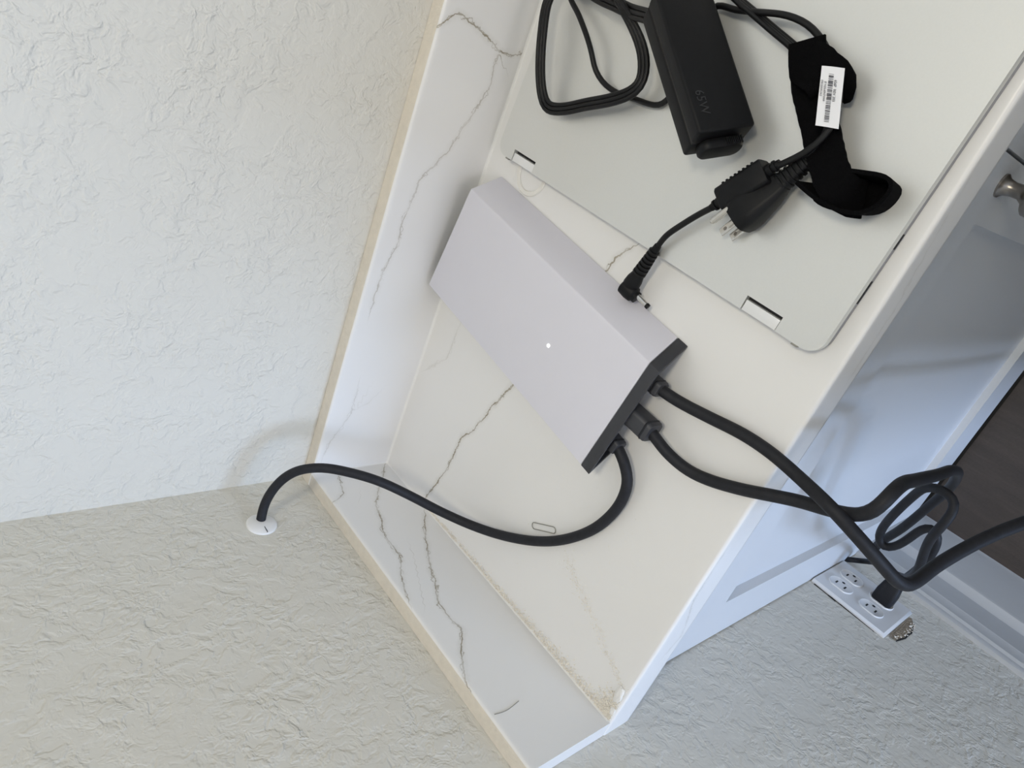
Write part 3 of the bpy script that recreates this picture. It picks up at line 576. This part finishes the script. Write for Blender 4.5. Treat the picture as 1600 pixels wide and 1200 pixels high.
# ------------------------------------------------------------------ wall grommet and outlet
GP = SW(0.0, -0.0640, 0.1715)
gr = thing('wall_grommet', GP, 'white split round grommet on the wall around the cable', 'grommet')
lathe('flange', GP, ax_n, [(0, 0.0150), (0.0016, 0.0148), (0.0028, 0.0132), (0.0032, 0.0070), (0.0036, 0.0058)], M['grommet'], gr, 36)
box_v, box_f = box_vf(SW(0.0026, -0.0640-0.0098, 0.1715), (0.0016, 0.0085, 0.0006))
mesh_obj('split', box_v, box_f, M['slot'], gr)

OY, OZ = -0.4066, -0.5436
pl = thing('outlet_plate', SW(0, OY-0.023, OZ), 'white double wall outlet plate with four sockets beside the cabinet', 'outlet')
ya, yb = OY-0.046-0.035, -0.3800
sec = [(-0.057, 0), (-0.057, 0.0022), (-0.0535, 0.0050), (0.0535, 0.0050), (0.057, 0.0022), (0.057, 0)]
V = []; 
for yy, sc in ((ya, 0.45), (ya+0.0035, 1.0), (yb, 1.0)):
    V += [SW(0.0004 + n*sc, yy, OZ+z) for z, n in sec]
k = 6
F = [(i*k+j, i*k+(j+1) % k, (i+1)*k+(j+1) % k, (i+1)*k+j) for i in range(2) for j in range(k)] + [tuple(range(k)), tuple(range(2*k, 3*k))]
smooth_angle(mesh_obj('plate', V, F, M['plate'], pl), 30)
def socket_face(yc, zc):
    # flattened-oval face with a raised rim, two slots and a ground hole
    out = []
    for j in range(40):
        t = 2*math.pi*j/40; y_, z_ = 0.0172*math.cos(t), 0.0172*math.sin(t)
        out.append((y_, max(-0.0143, min(0.0143, z_))))
    V = []; prof = [(1.0, 0.0050), (0.99, 0.0068), (0.955, 0.0072), (0.92, 0.0068), (0.3, 0.0067)]
    for s, n in prof: V += [SW(n, yc+p[0]*s, zc+p[1]*s) for p in out]
    k = 40
    F = [(i*k+j, i*k+(j+1) % k, (i+1)*k+(j+1) % k, (i+1)*k+j) for i in range(len(prof)-1) for j in range(k)] + [tuple(range((len(prof)-1)*k, len(prof)*k)), tuple(range(k))]
    f = smooth_angle(mesh_obj('socket', V, F, M['plate'], pl), 35)
    for dy in (-0.0064, 0.0064):
        sbox('slot', (0.0062, yc+dy-0.0011, zc+0.0015-0.004), (0.00685, yc+dy+0.0011, zc+0.0015+0.004), M['slot'], f)
    lathe('ground_hole', SW(0.0062, yc, zc-0.0085), ax_n, [(0, 0.0024), (0.00065, 0.0024)], M['slot'], f, 12)
    # thin shadow gap around the face
    V = []
    for s, n in ((1.0, 0.0051), (1.055, 0.0051)): V += [SW(n, yc+p[0]*s, zc+p[1]*s) for p in out]
    V += [SW(0.0052, yc+p[0]*1.055, zc+p[1]*1.055) for p in out] + [SW(0.0052, yc+p[0], zc+p[1]) for p in out]
    F = [(i*k+j, i*k+(j+1) % k, ((i+1) % 4)*k+(j+1) % k, ((i+1) % 4)*k+j) for i in range(4) for j in range(k)]
    mesh_obj('gap', V, F, M['gap'], f)
for gy in (OY, OY-0.046):
    for dz in (0.0195, -0.0195): socket_face(gy, OZ+dz)
# torn drywall beside the plate
pts = [(-0.4885, -0.508), (-0.4905, -0.500), (-0.4950, -0.501), (-0.4990, -0.507), (-0.5015, -0.520), (-0.5030, -0.540), (-0.5010, -0.560), (-0.4970, -0.578), (-0.4920, -0.588), (-0.4885, -0.585)]
V = []; n = len(pts); cy = -0.494; cz = -0.545
for s, nn in ((1.0, 0.0008), (0.86, 0.0006), (0.7, 0.0004), (0.3, 0.0009)):
    V += [SW(nn + random.uniform(0, 0.0006), cy+(a-cy)*s + random.uniform(-.0006, .0006)*(s < 1), cz+(b-cz)*s) for a, b in pts]
F = [(i*n+j, i*n+(j+1) % n, (i+1)*n+(j+1) % n, (i+1)*n+j) for i in range(3) for j in range(n)] + [tuple(range(3*n, 4*n))]
mesh_obj('torn_drywall', V, F, M['drywall'], WALL_LEFT)
chips = []; rc_ = random.Random(21)
for i in range(46):
    t = rc_.random(); a_ = -0.4965 - 0.0048*math.sin(t*math.pi) + rc_.gauss(0, 0.0016); b_ = -0.508 - 0.072*t
    sz = rc_.uniform(0.0008, 0.0026); R = Matrix.Rotation(rc_.uniform(0, 6), 3, 'X') @ Matrix.Rotation(rc_.uniform(0, 6), 3, 'Z')
    c = SW(0.0012, a_, b_)
    v = [c + R @ (Vector(q)*sz*0.5) for q in ((1, .6, .7), (.8, -1, -.6), (-1, .7, -.9), (-.7, -.8, 1))]
    chips.append((v, [(0, 1, 2), (0, 3, 1), (0, 2, 3), (1, 3, 2)]))
o = mesh_obj('plaster_chips', *join_vf(chips), M['dust'], WALL_LEFT); o['kind'] = 'stuff'
ck = [(-0.4995, -0.503), (-0.5018, -0.516), (-0.5040, -0.527), (-0.5036, -0.541), (-0.5046, -0.549), (-0.5018, -0.563), (-0.4990, -0.577)]
V = []
for i, (a_, b_) in enumerate(ck):
    w = (0.0006, 0.0016, 0.0011, 0.0019, 0.0012, 0.0015, 0.0005)[i]
    V += [SW(0.0011, a_-w/2, b_), SW(0.0011, a_+w, b_), SW(0.0003, a_+w, b_), SW(0.0003, a_-w/2, b_)]
F = [(i*4+j, i*4+(j+1) % 4, i*4+4+(j+1) % 4, i*4+4+j) for i in range(len(ck)-1) for j in range(4)]
mesh_obj('plaster_crack', V, F, M['gap'], WALL_LEFT)
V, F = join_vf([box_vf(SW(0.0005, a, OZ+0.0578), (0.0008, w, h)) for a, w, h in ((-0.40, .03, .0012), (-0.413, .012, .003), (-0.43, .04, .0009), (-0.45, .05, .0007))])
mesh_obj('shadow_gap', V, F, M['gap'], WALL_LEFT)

# ------------------------------------------------------------------ laptop
ZL = 0.0145
LO = Vector((0.4058, -0.0415, 0)); LB = Vector((-0.0385, -0.99926, 0)); LA = Vector((0.99926, -0.0385, 0))   # LB along the hinge edge, LA across
LA = Vector((0.99885, -0.0480, 0)); 
LW, LD = 0.3565, 0.2450
def lpt(a, b, z): return LO + LA*a + LB*b + Vector((0, 0, z))
lp = thing('laptop', lpt(LD/2, LW/2, 0), 'closed silver laptop on the counter with a power adapter on its lid', 'laptop')
def lap_slab(name, z0, z1, ins, mat, r=0.012, bev=0.0006, notches=()):
    o = []
    seg = 8
    a0, a1, b0, b1 = ins, LD-ins, ins, LW-ins
    for cx, cy, st in ((a0+r, b0+r, 180), (a1-r, b0+r, 270), (a1-r, b1-r, 0), (a0+r, b1-r, 90)):
        for j in range(seg+1):
            t = math.radians(st + 90*j/seg); o.append((cx + r*math.cos(t), cy + r*math.sin(t)))
    # hinge notches cut into the back edge (a = a0), walked from b1 side to b0 side at the end of the list
    for (nb0, nb1, na) in sorted(notches, key=lambda q: -q[0]):
        o += [(a0, nb1), (a0+na, nb1), (a0+na, nb0), (a0, nb0)]
    n = len(o)
    V = [lpt(a, b, z) for z in (z0, z1) for a, b in o]
    F = [tuple(range(n)), tuple(range(n, 2*n))] + [(i, (i+1) % n, n+(i+1) % n, n+i) for i in range(n)]
    ob = mesh_obj(name, V, F, mat, lp)
    return smooth_angle(ob, 40)
NOT = [(0.0225, 0.0535, 0.0102), (0.2935, 0.3235, 0.0106)]
base = lap_slab('base', 0.0012, 0.0078, 0.0012, M['laptop_side'], 0.011)
lap_slab('seam', 0.0078, 0.0088, 0.003, M['gap'], 0.010)
lid = lap_slab('lid', 0.0088, ZL, 0.0, M['lid'], 0.012, notches=NOT)
for b0, b1, na in NOT:
    c = lpt((na-0.0028)/2, (b0+b1)/2, (0.0088+ZL)/2-0.0006)
    R = Matrix((LA, LB, Vector((0, 0, 1)))).transposed()
    v, f = box_vf(c, (na-0.0028, (b1-b0)-0.0014, ZL-0.0088), R)
    smooth_angle(mesh_obj('hinge_cap', v, f, M['hinge'], lid, bevel=0.0004), 40)
    v, f = box_vf(lpt(na/2, (b0+b1)/2, 0.0094), (na-0.0002, (b1-b0)-0.0002, 0.0010), R)
    mesh_obj('hinge_well', v, f, M['slot'], lid)
R = Matrix((LA, LB, Vector((0, 0, 1)))).transposed()
for a, w in ((0.048, 0.016), (0.083, 0.010)):
    mesh_obj('side_port', *box_vf(lpt(a, LW-0.0012, 0.0050), (w, 0.0012, 0.0030), R), M['slot'], base)
for b in (0.015, 0.342):
    mesh_obj('rubber_tab', *box_vf(lpt(-0.0006, b-0.003 if b > .1 else b, 0.011), (0.0022, 0.0045, 0.004), R), M['wire'], lid)
for a in (0.03, 0.21):
    for b in (0.03, LW-0.03):
        mesh_obj('rubber_foot', *box_vf(lpt(a, b, 0.0007), (0.012, 0.03, 0.0012), R), M['gap'], base)

# ------------------------------------------------------------------ power adapter on the lid
BL = Vector((0.65014, 0.75968, -0.01395)); BW = Vector((0.42679, -0.38031, -0.82050)); BN = Vector((0.62862, -0.52749, 0.57148))
BO = Vector((0.4892, -0.2783, 0.0670)); bw, bt, bl = 0.040, 0.0291, 0.108
def bpt(l, w, n): return BO + BL*l + BW*w + BN*n
pa = thing('power_adapter', bpt(bl/2, bw, -bt), 'black power adapter brick tipped on its edge on the laptop lid, marked 65W', 'power adapter')
RBm = Matrix((BL, BW, BN)).transposed()
v, f = box_vf(bpt(bl/2, bw/2, -bt*0.25), (bl, bw, bt*0.5-0.0003), RBm)
brick = smooth_angle(mesh_obj('brick_cover', v, f, M['black'], pa, bevel=0.0022, seg=3), 50)
v, f = box_vf(bpt(bl/2, bw/2, -bt*0.75), (bl, bw, bt*0.5-0.0003), RBm)
smooth_angle(mesh_obj('brick_base', v, f, M['black'], pa, bevel=0.0022, seg=3), 50)
v, f = box_vf(bpt(bl/2, bw/2, -bt*0.5), (bl-0.0016, bw-0.0016, 0.002), RBm)
mesh_obj('seam', v, f, M['gap'], pa)
text_mesh('wattage_mark', '65W', bpt(0.030, 0.0055, 0.0001), -BL, BW, 0.0088, M['emboss'], brick)
# ribbed oval strain relief at the near end
path = [bpt(-0.0005 - d, 0.020, -0.0165) for d in (0.0, 0.0015, 0.005, 0.0065, 0.007)]
sz = [(0.030, 0.0150), (0.031, 0.0160), (0.031, 0.0160), (0.029, 0.0140), (0.024, 0.010)]
V, F = sweep(path, lambda i, n: rrect(sz[i][1], sz[i][0], sz[i][1]*0.42, 6), True, BN)
rel = smooth_angle(mesh_obj('end_socket', V, F, M['black'], pa), 40)
for j in range(9):
    v, f = box_vf(bpt(-0.0040, 0.022+j*0.0013, -0.0083), (0.0052, 0.0007, 0.0009), RBm)
    mesh_obj('rib', v, f, M['black_cord'], rel)
# output lead: thin round cable, moulded block, elbow barrel plug
tube('output_cable', T['dc'], 0.0022, M['black_cord'], pa, 0.004, 10, 2)
b0, b1 = Vector(T['block'][0]), Vector(T['block'][1])
bd = (b1-b0).normalized(); blen = (b1-b0).length
path = [b0 + bd*(blen*t) for t in (0.0, 0.03, 0.97, 1.0)]
V, F = sweep(path, lambda i, n: [(x*(0.9 if i in (0, 3) else 1), y*(0.9 if i in (0, 3) else 1)) for x, y in rrect(0.0135, 0.0175, 0.0030, 4)], True, (0, 0, 1))
fb = smooth_angle(mesh_obj('inline_block', V, F, M['black'], pa), 40)
side = bd.cross(Vector((0, 0, 1))).normalized()
if side.x < 0: side = -side
Rb = Matrix((bd, side, bd.cross(side))).transposed()
for j in range(8):
    v, f = box_vf(b0 + bd*(blen*(0.16+0.09*j)) + side*0.0088, (0.0016, 0.0012, 0.011), Rb)
    smooth_angle(mesh_obj('rib', v, f, M['black'], fb, bevel=0.0004), 50)
for e, s in ((b0, -1), (b1, 1)):
    lathe('strain_relief', e + bd*(-0.001*s), bd*s, [(0, 0.0042), (0.004, 0.0040), (0.0042, 0.0030), (0.0055, 0.0030), (0.0057, 0.0040), (0.0072, 0.0038), (0.0074, 0.0028), (0.010, 0.0026)], M['black'], fb, 14)
tube('plug_cable', [b1 - bd*0.002] + [Vector(p) for p in T['dc_end']], 0.0023, M['black_cord'], pa, 0.003, 10, 2)
q = [Vector(p) for p in T['barrel']]
ed = (q[1]-q[0]).normalized(); L = (q[2]-q[0]).length
lathe('elbow_grip', q[0] - ed*0.004, ed, [(0, 0.0028), (0.004, 0.0032), (0.012, 0.0036), (0.024, 0.0042), (0.030, 0.0052), (L-0.006, 0.0066), (L-0.001, 0.0070), (L+0.003, 0.0058)], M['black'], pa, 16)
eg = bpy.data.objects[-1] if False else None
for j in range(7):
    c = q[0] + ed*(0.001+0.0036*j)
    lathe('grip_rib', c, ed, [(0, 0.0030), (0.0003, 0.0044+0.0002*j), (0.0020, 0.0045+0.0002*j), (0.0023, 0.0030)], M['black_cord'], pa, 16)
td = (q[4]-q[3]).normalized()
lathe('elbow_body', q[2] - td*0.003, td, [(0, 0.0055), (0.001, 0.0070), (0.008, 0.0073), (0.0125, 0.0066), (0.0138, 0.0050), (0.016, 0.0050), (0.0163, 0.0040)], M['black'], pa, 18)
tip = lathe('barrel_tip', q[3] + td*0.002, td, [(0, 0.0022), (0.0115, 0.0022), (0.0118, 0.0019)], M['chrome'], pa, 16)
lathe('tip_insulator', q[3] + td*0.0137, td, [(0, 0.00225), (0.0022, 0.00225), (0.0025, 0.0014)], M['black_cord'], pa, 16)

# ------------------------------------------------------------------ mains cord with plug
ac = thing('mains_cord', Vector(T['ac_loop'][11]), 'black flat mains cord looped on the laptop lid, with a three-prong plug', 'power cord')
path = smooth_path(catmull(T['ac_loop'], 0.004), 3)
npth = len(path)
def strands(j):
    # the flat cord lies on its side in the big loop and turns on edge towards the plug
    out = []
    for i, p in enumerate(path):
        t = (path[min(i+1, npth-1)] - path[max(i-1, 0)]).normalized()
        lat = t.cross(Vector((0, 0, 1))).normalized(); s = i/(npth-1)
        edge = min(1, max(0, (s-0.50)/0.12))*0.72
        dirv = (lat*math.cos(edge*1.3) + Vector((0, 0, 1))*math.sin(edge*1.3)).normalized()
        out.append(p + dirv*(j*(0.0033 if s < 0.5 else 0.0033 - 0.0014*min(1, (s-.5)/.1))))
    return out
parts = []
for j in (-1, 0, 1):
    c = circ(0.0019, 9); parts.append(sweep(strands(j), lambda i, n: c))
smooth_angle(mesh_obj('cord', *join_vf(parts), M['black_cord'], ac), 60)
g = [Vector(p) for p in T['acplug']]
pd = (g[2]-g[0]).normalized(); pl_ = (g[2]-g[0]).length
up = Vector((0, 0, 1)); pside = pd.cross(up).normalized()
ts = [0, 0.10, 0.30, 0.40, 0.50, 0.68, 0.80, 0.93, 1.0]
ws = [(0.008, 0.008), (0.0095, 0.009), (0.011, 0.010), (0.016, 0.0125), (0.019, 0.0155), (0.0225, 0.0205), (0.0245, 0.0235), (0.0245, 0.0235), (0.0225, 0.0215)]
V, F = sweep([g[0] + pd*(pl_*t) for t in ts], lambda i, n: rrect(ws[i][1], ws[i][0], min(ws[i])*0.28, 4), True, up)
pb = smooth_angle(mesh_obj('plug_body', V, F, M['black'], ac), 42)
for j in range(6):
    lathe('relief_rib', g[0] + pd*(0.001+0.0034*j), pd, [(0, 0.0042), (0.0003, 0.0060+0.00025*j), (0.0018, 0.0061+0.00025*j), (0.0021, 0.0042)], M['black'], pb, 16)
F0 = g[0] + pd*(pl_-0.001)
gd = (g[4]-g[3]).normalized()
lathe('ground_pin', g[3] - gd*0.006, gd, [(0, 0.0023), (0.0205, 0.0023), (0.0226, 0.0019), (0.0236, 0.0008)], M['chrome'], pb, 14)
for a_, b_ in ((g[5], g[6]), (g[7], g[8])):
    dd_ = (b_-a_).normalized(); L = (b_-a_).length + 0.006
    wv_ = (dd_.cross(Vector((0.35, 0.1, 0.93)))).normalized(); nv_ = wv_.cross(dd_).normalized()
    if nv_.z < 0: nv_ = -nv_
    Rm = Matrix((dd_, wv_, dd_.cross(wv_))).transposed()
    v, f = box_vf(b_ - dd_*(L/2), (L, 0.0063, 0.0015), Rm)
    bl_ = smooth_angle(mesh_obj('blade', v, f, M['chrome'], pb, bevel=0.0005), 40)
    lathe('blade_hole', b_ - dd_*0.0045 + nv_*0.00072, nv_, [(0, 0.0014), (0.0001, 0.0014)], M['knob'], bl_, 14)
# paper flag wrapped on the cord
fl = [Vector(p) for p in T['flag']]
o_, ex, ey = fl[0], ((fl[3]-fl[0]) + (fl[2]-fl[1]))/2, ((fl[1]-fl[0]) + (fl[2]-fl[3]))/2
nrm = ey.cross(ex).normalized()
if nrm.z < 0: nrm = -nrm
V = []; F = []; nu, nv = 16, 8
def fpt(u, v, h=0.0):
    w = 0.0005*math.sin(u*9.0)*(abs(v-.5)*2) + 0.0007*math.sin(v*3.14)
    lo = fl[0].lerp(fl[3], u); hi = fl[1].lerp(fl[2], u)
    return lo.lerp(hi, v) + nrm*(w*0.6 + h)
for h in (0.0, 0.00025):
    for i in range(nu+1):
        for j in range(nv+1): V.append(fpt(i/nu, j/nv, h))
s_ = (nu+1)*(nv+1)
for i in range(nu):
    for j in range(nv):
        a = i*(nv+1)+j; F.append((a, a+1, a+nv+2, a+nv+1)); F.append((a+s_, a+nv+1+s_, a+nv+2+s_, a+1+s_))
bnd = [i*(nv+1) for i in range(nu+1)] + [nu*(nv+1)+j for j in range(1, nv+1)] + [i*(nv+1)+nv for i in range(nu-1, -1, -1)] + [j for j in range(nv-1, 0, -1)]
for a, b in zip(bnd, bnd[1:]+bnd[:1]): F.append((a, b, b+s_, a+s_))
flag = mesh_obj('paper_flag', V, F, M['paper'], ac, smooth=False)
flag['label'] = 'white paper flag with barcode and small print'
W_ = ey.length; L_ = ex.length
def ft(u, v): return fpt(u, v, 0.0009)
text_mesh('print_line', '6S6P  REV 203', ft(0.22, 0.60), ex, ey, 0.0021, M['ink'], flag)
text_mesh('print_line', '(P N)SL60N72068', ft(0.26, 0.19), ex, ey, 0.00155, M['ink'], flag)
text_mesh('print_line', '(FRU)00XL063', ft(0.24, 0.04), ex, ey, 0.00155, M['ink'], flag)
u = 0.13; bars = []
rb = random.Random(3)
while u < 0.93:
    w = rb.choice((0.006, 0.010, 0.016)); 
    v0, v1 = 0.34, 0.55
    bars.append(([ft(u, v0), ft(u+w, v0), ft(u+w, v1), ft(u, v1)], [(0, 1, 2, 3)])); u += w + rb.choice((0.007, 0.012, 0.02))
mesh_obj('barcode', *join_vf(bars), M['ink'], flag)

# ------------------------------------------------------------------ hook-and-loop strap
sp = [Vector(p) for p in T['strap']]
vs_ = thing('cable_strap', sp[-1], 'black hook-and-loop strap wrapped round the cords, its end curled over', 'strap')
def ribbon(name, pts, width, thick, up, jag=0.0, round_ends=True):
    path = smooth_path(catmull(pts, 0.003), 3)
    rj = random.Random(5)
    def prof(i, n):
        w = width/2 + (rj.uniform(-jag, jag) if 0 < i < n-1 else 0)
        e = min(i, n-1-i)/4.0
        if round_ends and e < 1: w *= 0.55 + 0.45*math.sqrt(1-(1-e)**2)
        return [(thick/2, -w), (thick/2, 0), (thick/2, w), (-thick/2, w), (-thick/2, 0), (-thick/2, -w)]
    V, F = sweep(path, prof, True, up)
    return smooth_angle(mesh_obj(name, V, F, M['velcro'], vs_), 40)
ribbon('band', sp, 0.0225, 0.0022, (0, 0, 1), 0.0003, False)
lpth = [Vector(p) for p in T['straploop']]
path = smooth_path(catmull(lpth, 0.003), 3)
V = []; F = []
n = len(path)
for i, p in enumerate(path):
    t = (path[min(i+1, n-1)] - path[max(i-1, 0)]).normalized(); lat = t.cross(Vector((0, 0, 1))).normalized()
    h = 0.0225 - 0.003*abs(2*i/(n-1)-1)
    tilt = lat*0.002
    V += [p + lat*0.0012, p + lat*0.0012 + Vector((0, 0, h)) + tilt, p - lat*0.0012 + Vector((0, 0, h)) + tilt, p - lat*0.0012]
for i in range(n-1):
    for j in range(4): F.append((i*4+j, i*4+(j+1) % 4, i*4+4+(j+1) % 4, i*4+4+j))
F += [(0, 1, 2, 3), tuple(range(4*n-4, 4*n))]
smooth_angle(mesh_obj('curled_end', V, F, M['velcro'], vs_), 50)
# second layer wrapped over the cords
ribbon('fold', T['fold'], 0.019, 0.0022, (0, 0, 1), 0.0004)
ribbon('wrap', T['wrap'], 0.026, 0.0022, (0.0, 0, 1), 0.0004)

# ------------------------------------------------------------------ small things on the counter
c0 = Vector((0.1225, -0.2580, 0.0007))
dirx = (Vector((0.1300, -0.2715, 0)) - Vector((0.1150, -0.2470, 0))).normalized(); diry = Vector((-dirx.y, dirx.x, 0))
lp_ = [c0 + dirx*x + diry*y_ for x, y_ in rrect(0.0300, 0.0062, 0.0028, 5)]
path = lp_ + [lp_[0]]
V, F = sweep(path, lambda i, n: circ(0.00045, 6))
tag(mesh_obj('wire_loop', V, F, M['wire'], None), 'thin grey wire loop lying on the counter beside the arching cable', 'wire loop')
rc = Vector((0.4005, -0.0820, 0.0003))
ringp = [(0.0155, 0.0), (0.0162, 0.0009), (0.0198, 0.0009), (0.0205, 0.0)]
V = [rc + Vector((r*math.cos(t), r*math.sin(t), h)) for t in [2*math.pi*j/48 for j in range(48)] for r, h in ringp]
F = [(i*4+j, i*4+(j+1) % 4, ((i+1) % 48)*4+(j+1) % 4, ((i+1) % 48)*4+j) for i in range(48) for j in range(4)]
tag(mesh_obj('plastic_ring', V, F, M['ring'], None), 'thin pale plastic ring half under the laptop hinge corner', 'ring')
# plaster dust along the side splash (uncountable)
rd = random.Random(11); grains = []
def grain(x, y_, s):
    R = Matrix.Rotation(rd.uniform(0, 3), 3, 'Z') @ Matrix.Rotation(rd.uniform(0, 3), 3, 'X')
    c = Vector((x, y_, s*0.45))
    v = [c + R @ (Vector(q)*s*0.62) for q in ((1, 1, 1), (1, -1, -1), (-1, 1, -1), (-1, -1, 1))]
    grains.append((v, [(0, 1, 2), (0, 3, 1), (0, 2, 3), (1, 3, 2)]))
for i in range(1500):
    yy = -0.10 - 0.30*rd.random()**0.75
    nn = SPL_T + 0.0012 + abs(rd.gauss(0, 0.0028))*(0.4 + 1.6*((-yy-0.1)/0.3))
    p = SW(nn, yy, 0); grain(p.x, p.y, rd.uniform(0.0004, 0.0011))
for i in range(420):                       # thin trail towards the front
    t = rd.random(); x = 0.118 - 0.055*t + rd.gauss(0, 0.0035)*(1.3-t); yy = -0.292 - 0.108*t + rd.gauss(0, 0.004)
    if yy > -0.402: grain(x, yy, rd.uniform(0.0003, 0.0007))
for i in range(140):
    grain(rd.uniform(0.06, 0.2), rd.uniform(-0.36, -0.24), rd.uniform(0.0002, 0.0005))
for i in range(900):                       # heap in the front corner
    x = 0.0265 + abs(rd.gauss(0, 0.012)); yy = -0.4035 + abs(rd.gauss(0, 0.009))
    grain(x, yy, rd.uniform(0.0004, 0.0011))
o = mesh_obj('plaster_dust', *join_vf(grains), M['dust'])
tag(o, 'cream plaster dust scattered along the foot of the side splash', 'dust', kind='stuff')
def crumb(c, s, label):
    V = []; F = []; k = 10
    rr = random.Random(int(c[0]*1e5))
    rings = [(-0.25, 0.75), (0.05, 1.0), (0.35, 0.85), (0.55, 0.4)]
    for h, r in rings:
        for j in range(k):
            t = 2*math.pi*j/k; q = r*rr.uniform(0.78, 1.15)
            V.append(Vector((c[0] + s[0]*q*math.cos(t), c[1] + s[1]*q*math.sin(t), max(0.0002, s[2]*(h + 0.25 + rr.uniform(-.08, .08))))))
    for i in range(3):
        for j in range(k): F.append((i*k+j, i*k+(j+1) % k, (i+1)*k+(j+1) % k, (i+1)*k+j))
    F += [tuple(range(k)), tuple(range(3*k, 4*k))]
    tag(mesh_obj('plaster_crumb', V, F, M['caulk'], None), label, 'crumb', 'plaster crumbs in the front corner')
crumb((0.0560, -0.3990), (0.0095, 0.0042, 0.0030), 'larger white plaster crumb on the counter edge in the front corner')
crumb((0.0375, -0.4015), (0.0050, 0.0028, 0.0024), 'smaller white plaster crumb touching the end of the side splash')
